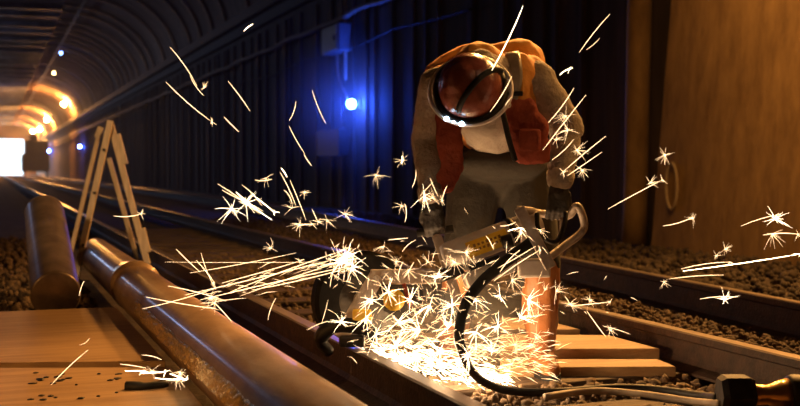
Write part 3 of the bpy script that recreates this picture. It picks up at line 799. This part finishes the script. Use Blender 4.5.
# ------------------------------------------------------------------ sparks
ORI = Vector((XR[0]+.05, ycut, .19))
def streak(bm, p0, p1, r, bend=0.):
    n_ = 5; pts = []
    s = (p1-p0).cross(F).normalized()
    for k in range(n_):
        t_ = k/(n_-1); pts.append(p0.lerp(p1, t_) + s*bend*4*t_*(1-t_))
    tube(bm, pts, [r*.45, r, r*1.05, r, r*.35], 5)
def burst(bm, c, R_, n_, r):
    a0_ = random.uniform(0, 2*PI)
    n_ = int(n_*1.5); bias = random.uniform(0, 2*PI)
    for k in range(n_):
        a = random.gauss(bias, .8) if random.random() < .45 else random.uniform(0, 2*PI)
        l = R_*random.uniform(.25, 1)**1.3*1.15
        d = RT*math.cos(a) + UP*math.sin(a) + F*random.uniform(-.4,.4)
        tube(bm, [c, c+d*l*.55+Vector((0,0,-.03*l)), c+d*l+Vector((0,0,-.12*l))], [r, r*.75, r*.25], 4)
GRP = 'sparks flying off the cut'
LAB = 'thin glowing spark streak in the air around the worker and saw'
def spark_obj(bm, hot=False):
    return tag(from_bm('spark', bm, SPARKH if hot else SPARK), LAB, 'spark', GRP)
# long streaks read off the photograph: x0,y0,x1,y1,width,depth
ST = [(170,47,197,86,1.1),(190,76,204,96,1.0),(166,82,212,122,1.3),(228,81,250,111,1.2),(224,117,239,132,1.3),(289,121,296,101,1.1),
 (289,126,305,154,1.1),(304,154,312,166,1.3),(312,90,326,124,1.1),(244,31,253,24,1.5),(523,6,492,70,1.5),(512,76,490,112,1.3),(610,14,579,53,1.2),(600,38,586,50,.6),
 (560,75,570,69,1.5),(574,88,548,123,1.2),(586,95,543,150,1.2),(606,136,563,172,1.2),(602,152,567,176,1.1),(552,160,574,139,1.1),(608,209,662,180,1.2),
 (512,97,505,106,.8),(683,271,800,254,1.7),(681,269,730,262,1.2),(669,279,724,275,1.1),(663,226,693,217,1.3),(741,226,781,214,1.1),(763,235,798,234,1.4),
 (700,299,738,297,1.3),(571,306,610,302,1.2),(587,311,606,337,1.3),(603,326,630,334,.9),(114,216,141,214,1.3),(88,350,51,385,1.0),(84,281,79,296,.9),(90,338,79,345,.5),
 (405,204,405,222,1.2),(447,186,442,200,1.2),(416,170,412,188,1.1),(402,156,401,164,1.6),(430,178,438,196,.9),(433,182,420,196,.8),
 (218,184,260,214,1.3),(222,190,250,204,1.2),(236,192,272,220,1.5),(242,185,262,206,1.2),(254,196,274,212,1.6),(280,172,296,206,1.1),(290,180,306,220,1.1),(284,190,292,204,1.2),(298,226,312,224,1.2),(281,168,287,177,1.6),(255,180,272,179,1.1),
 (312,209,318,222,1.2),(176,249,200,272,1.3),(196,260,214,282,1.3),(201,253,216,290,.9),(142,309,222,286,1.0),(146,297,216,309,1.1),(168,286,226,301,1.3),(215,303,232,322,1.3),(214,302,246,298,.8),
 (185,295,340,258,1.3),(200,300,350,266,1.4),(230,292,345,250,1.2),(222,283,300,261,1.2),(240,296,352,258,1.0),(190,273,296,253,.9),(165,262,320,262,.6),(252,290,348,268,1.3),(276,298,268,320,.9),
 (120,364,146,368,1.2),(140,373,165,372,1.6),(155,378,186,379,2.0),(142,355,162,360,1.2),(170,374,186,380,1.8),(125,371,144,371,1.8),
 (494,281,540,250,1.2),(498,268,536,246,1.0),(508,231,521,228,1.8),(520,250,500,272,1.3),(486,236,492,246,1.2),(500,226,516,222,1.3),
 (322,322,328,300,.8),(307,330,328,321,.9),(330,287,336,262,1.0),(336,248,346,262,1.2),(402,252,416,240,1.0),(388,240,408,238,1.3),(414,262,404,278,1.3),(403,262,398,280,1.2)]
for x0, y0, x1, y1, w in ST:
    d0 = random.uniform(3.9, 4.3) if x0 > 100 else random.uniform(4.4, 5.2)
    if y0 > 280 and x0 < 260: d0 = min(d0, 4.0)
    d1 = d0 + random.uniform(-.12,.12)
    bm = bmesh.new(); streak(bm, C(x0,y0,d0), C(x1,y1,d1), w*.0008, random.uniform(-.006,.006))
    if w >= 1.2 and random.random() < .35:
        m_ = C(x1,y1,d1); burst(bm, m_, .022, 5, .0006)
    spark_obj(bm, w > 1.4)
BUR = [(376,175,14),(665,155,10),(775,219,16),(725,300,16),(664,282,8),(772,234,14),(693,219,8),(345,214,11),(327,220,12),(204,88,8),(232,209,16),(246,203,18),(300,224,14),(292,208,12),(271,248,9),(266,178,9),
 (348,252,20),(340,262,22),(352,268,18),(215,303,14),(210,298,12),(341,322,16),(650,183,11),(577,150,14),(566,116,13),(568,130,14),(582,170,10),(556,140,10),(403,160,9),(424,196,16),(433,198,14),(402,206,10),
 (466,253,13),(428,262,15),(408,270,13),(396,262,11),(384,246,11),(455,262,14),(436,278,16),(476,265,12),(522,232,12),(540,230,9),(528,300,16),(570,304,12),(556,291,13),(610,330,9),(512,280,14),
 (500,296,16),(476,300,18),(452,306,18),(430,305,20),(410,300,18),(388,292,18),(372,300,17),(366,318,18),(398,322,22),(420,330,22),(448,328,22),(476,332,20),(498,326,18),(520,318,16),(538,316,14),(536,338,13),
 (515,345,14),(492,352,16),(508,370,14),(468,356,18),(440,352,22),(416,352,24),(396,346,24),(376,334,22),(545,290,10),(590,300,8),(152,371,11),(178,378,12),(725,249,10),(716,256,6),(305,192,6),(180,372,9)]
for x, y_, R_ in BUR:
    d0 = random.uniform(3.98, 4.4)
    if y_ > 360 and x < 260: d0 = 3.8
    bm = bmesh.new(); burst(bm, C(x,y_,d0), R_*d0/FPX, random.randint(7, 13), random.uniform(.0003,.0005))
    spark_obj(bm, R_ > 15)
# the dense shower: beyond counting
def swarm(name, items, m, label):
    V = []; Fa = []; tri = np.array([[math.cos(a), math.sin(a)] for a in (0, 2*PI/3, 4*PI/3)])
    for p0, p1, r in items:
        t_ = (p1-p0).normalized(); x = t_.orthogonal().normalized(); yv = t_.cross(x); mid = p0.lerp(p1,.5)+Vector((0,0,(p1-p0).length*.05)); b = len(V)
        V.append(p0)
        for c_, s_ in tri: V.append(mid + (x*c_+yv*s_)*r)
        V.append(p1)
        for k in range(3):
            a_, b_ = b+1+k, b+1+(k+1) % 3
            Fa += [(b, b_, a_), (a_, b_, b+4)]
    me = bpy.data.meshes.new(name); me.from_pydata([v[:] for v in V], [], Fa); me.update()
    return tag(link_mesh(name, me, m), label, 'sparks', kind='stuff')
items = []
def item(x, y_, dd, ang, L_, r):
    p = C(x, y_, dd)
    if p.z < .01: p.z = .01+random.random()*.02
    dv = RT*math.cos(ang) + UP*math.sin(ang) + F*random.uniform(-.3,.3)
    q = p + dv*L_*dd/FPX
    if q.z < .005: q.z = .005
    items.append((p, q, r))
for k in range(480):      # main jet along the ground toward the worker's boots
    u = random.random()**.8; x = 350 + u*195 + random.gauss(0,6); yc = 345 + 22*u; sp = 10 + 26*u*(1-.4*u)
    y_ = yc - abs(random.gauss(0, sp)) + random.uniform(-2, 14); ang = -math.atan2(y_-345, max(20, x-335)) + random.gauss(0,.35)
    item(x, y_, random.uniform(4.30,4.6) if random.random() < .8 else 4.12, ang, random.uniform(3,20), random.uniform(.0005,.0012))
for k in range(260):      # sparks thrown up over the saw
    x = random.gauss(440, 55); y_ = random.gauss(300, 30); ang = random.uniform(0, PI) if random.random() < .6 else random.gauss(-.3,.5)
    item(x, y_, random.uniform(4.0,4.35), ang, random.uniform(3,16), random.uniform(.0004,.0009))
for k in range(55):      # jet thrown backward over the rail
    u = random.random(); x = 348 - 150*u; y_ = 260 + 36*u + random.gauss(0, 4+8*u); ang = math.radians(15) + random.gauss(0,.22)
    item(x, y_, random.uniform(4.0,4.4), ang, random.uniform(4,26), random.uniform(.0004,.0009))
for k in range(60):
    item(random.gauss(340,9), random.gauss(262,11), random.uniform(4.0,4.3), random.uniform(0,2*PI), random.uniform(4,13), .0008)
swarm('spark_shower', items, SPARK, 'dense shower of white-hot sparks pouring from the rail cut')
items = []
for k in range(650):      # incandescent heart of the jet
    u = random.random()**1.1; x = 356 + u*150; y_ = 353 + 26*u + random.gauss(0, 4+10*u*(1-u)*2); 
    item(x, y_, random.uniform(4.38,4.62), -math.radians(18)+random.gauss(0,.3), random.uniform(3,14), random.uniform(.0006,.0014))
swarm('spark_core', items, SPARKH, 'blinding white heart of the spark jet low over the ballast')

# ------------------------------------------------------------------ light
def light(kind, name, loc, power, color, size=.3, to=None, **kw):
    ld = bpy.data.lights.new(name, kind); ld.energy = power; ld.color = color
    if kind == 'AREA': ld.size = size
    else: ld.shadow_soft_size = size
    for k, v in kw.items(): setattr(ld, k, v)
    o = bpy.data.objects.new(name, ld); COL.objects.link(o); o.location = loc
    if to is not None: o.rotation_euler = (Vector(to)-Vector(loc)).to_track_quat('-Z', 'Y').to_euler()
    return o
SOD = (1.0,.47,.12)
light('POINT', 'spark_light', C(440,350,4.42), 14, (1.0,.62,.30), .05)
light('POINT', 'spark_light', C(412,352,4.52), 9, (1.0,.62,.30), .05)
light('POINT', 'spark_light', C(495,360,4.45), 5, (1.0,.60,.28), .05)
light('AREA', 'sodium_and_fill_light', (6.6, 7.3, 4.6), 480, SOD, .3, to=(2.0, 4.9, .6))
light('SPOT', 'sodium_and_fill_light', (5.5, 8.4, 4.7), 440, SOD, .3, to=(7.7, 8.9, 3.3), spot_size=math.radians(100), spot_blend=1.)
light('SPOT', 'sodium_and_fill_light', (4.6, 8.2, 4.7), 2600, SOD, .25, to=(2.1, 4.9, 1.3), spot_size=math.radians(40), spot_blend=.8)  # extra spot added for the rim on the worker's back
light('SPOT', 'sodium_and_fill_light', (-2.2, 1.6, .75), 190, SOD, .12, to=(.80, 4.6, .05), spot_size=math.radians(34), spot_blend=.7)  # unseen low fill, added to brighten the foil and pipe side
light('SPOT', 'sodium_and_fill_light', (-2.6, .6, 2.6), 1200, (1.0,.62,.28), .2, to=C(112,190,9.2), spot_size=math.radians(15), spot_blend=.6)  # unseen fill, narrowed to brighten the trestle only
light('SPOT', 'sodium_and_fill_light', (-3.4, 4.2, 1.9), 150, SOD, .2, to=(.34, 7.0, .35), spot_size=math.radians(30), spot_blend=.6)  # unseen fill added for a warm edge on the raised pipe
light('AREA', 'portal_daylight', (-1, YF+1.5, 3.6), 3000, (.70,.84,1.0), 8, to=(-1, 60, 5.5))
light('POINT', 'cold_ceiling_fill', (-8.5, 58, 7.2), 500, (.45,.58,1.0), .3)  # unseen cold fills, added to give the ceiling a bluish tint
light('POINT', 'cold_ceiling_fill', (-8.5, 105, 7.2), 1300, (.5,.65,1.0), .3)

w = bpy.data.worlds.new('world'); scn.world = w; w.use_nodes = True
bg = w.node_tree.nodes['Background']; bg.inputs[0].default_value = (.72,.88,1.0,1); bg.inputs[1].default_value = 5

# haze in the tunnel, smoke over the cut
def haze(name, bm, dens, label, col=(1,1,1), center=None, axes=None):
    m = bpy.data.materials.new(name); m.use_nodes = True; nt = m.node_tree; nt.nodes.clear(); N = nt.nodes; L = nt.links
    v = N.new('ShaderNodeVolumeScatter'); o = N.new('ShaderNodeOutputMaterial')
    v.inputs['Color'].default_value = (*col, 1); v.inputs['Density'].default_value = dens; v.inputs['Anisotropy'].default_value = .3
    L.new(v.outputs[0], o.inputs['Volume'])
    if center is not None:                      # thins out smoothly toward its edge
        g = N.new('ShaderNodeNewGeometry'); sb = N.new('ShaderNodeVectorMath'); sb.operation = 'SUBTRACT'; sb.inputs[1].default_value = center
        vr = N.new('ShaderNodeVectorRotate'); vr.rotation_type = 'Z_AXIS'; vr.inputs['Angle'].default_value = TH
        dv = N.new('ShaderNodeVectorMath'); dv.operation = 'DIVIDE'; dv.inputs[1].default_value = axes
        ln = N.new('ShaderNodeVectorMath'); ln.operation = 'LENGTH'
        mr = N.new('ShaderNodeMapRange'); mr.inputs['From Min'].default_value = 0; mr.inputs['From Max'].default_value = 1
        mr.inputs['To Min'].default_value = 1; mr.inputs['To Max'].default_value = 0
        pw = N.new('ShaderNodeMath'); pw.operation = 'POWER'; pw.inputs[1].default_value = 1.7
        ml = N.new('ShaderNodeMath'); ml.operation = 'MULTIPLY'; ml.inputs[1].default_value = dens
        L.new(g.outputs['Position'], sb.inputs[0]); L.new(sb.outputs[0], vr.inputs['Vector']); L.new(vr.outputs[0], dv.inputs[0]); L.new(dv.outputs[0], ln.inputs[0])
        L.new(ln.outputs['Value'], mr.inputs['Value']); L.new(mr.outputs[0], pw.inputs[0]); L.new(pw.outputs[0], ml.inputs[0]); L.new(ml.outputs[0], v.inputs['Density'])
    return tag(from_bm(name, bm, m), label, 'haze', kind='stuff')
bm = bmesh.new(); box(bm, ((XL+XW)/2+.2, (9.5+YF-.6)/2, 4.25), (XW-XL-.5, YF-.6-9.5, 8.2)); haze('tunnel_haze', bm, .0013, 'thin haze hanging in the length of the tunnel')
def puff(name, c, ax, dens, label):
    bm = bmesh.new(); ball(bm, c, ax, Matrix((RT, horiz(F), Vector((0,0,1)))).transposed()); haze(name, bm, dens, label, center=c, axes=ax)
puff('cutting_smoke', C(470,325,4.80), (.56,.34,.36), .9, 'glowing smoke around the sparks at the rail cut')
puff('lamp_haze', C(352,106,23.1), (1.9,1.9,1.7), .22, 'patch of haze glowing blue around the wall lamp')
light('SPOT', 'sodium_and_fill_light', (5.4, 3.0, 3.6), 330, SOD, .15, to=C(515,95,4.6), spot_size=math.radians(17), spot_blend=.7)  # unseen fill added to brighten the worker's sleeve and shoulders
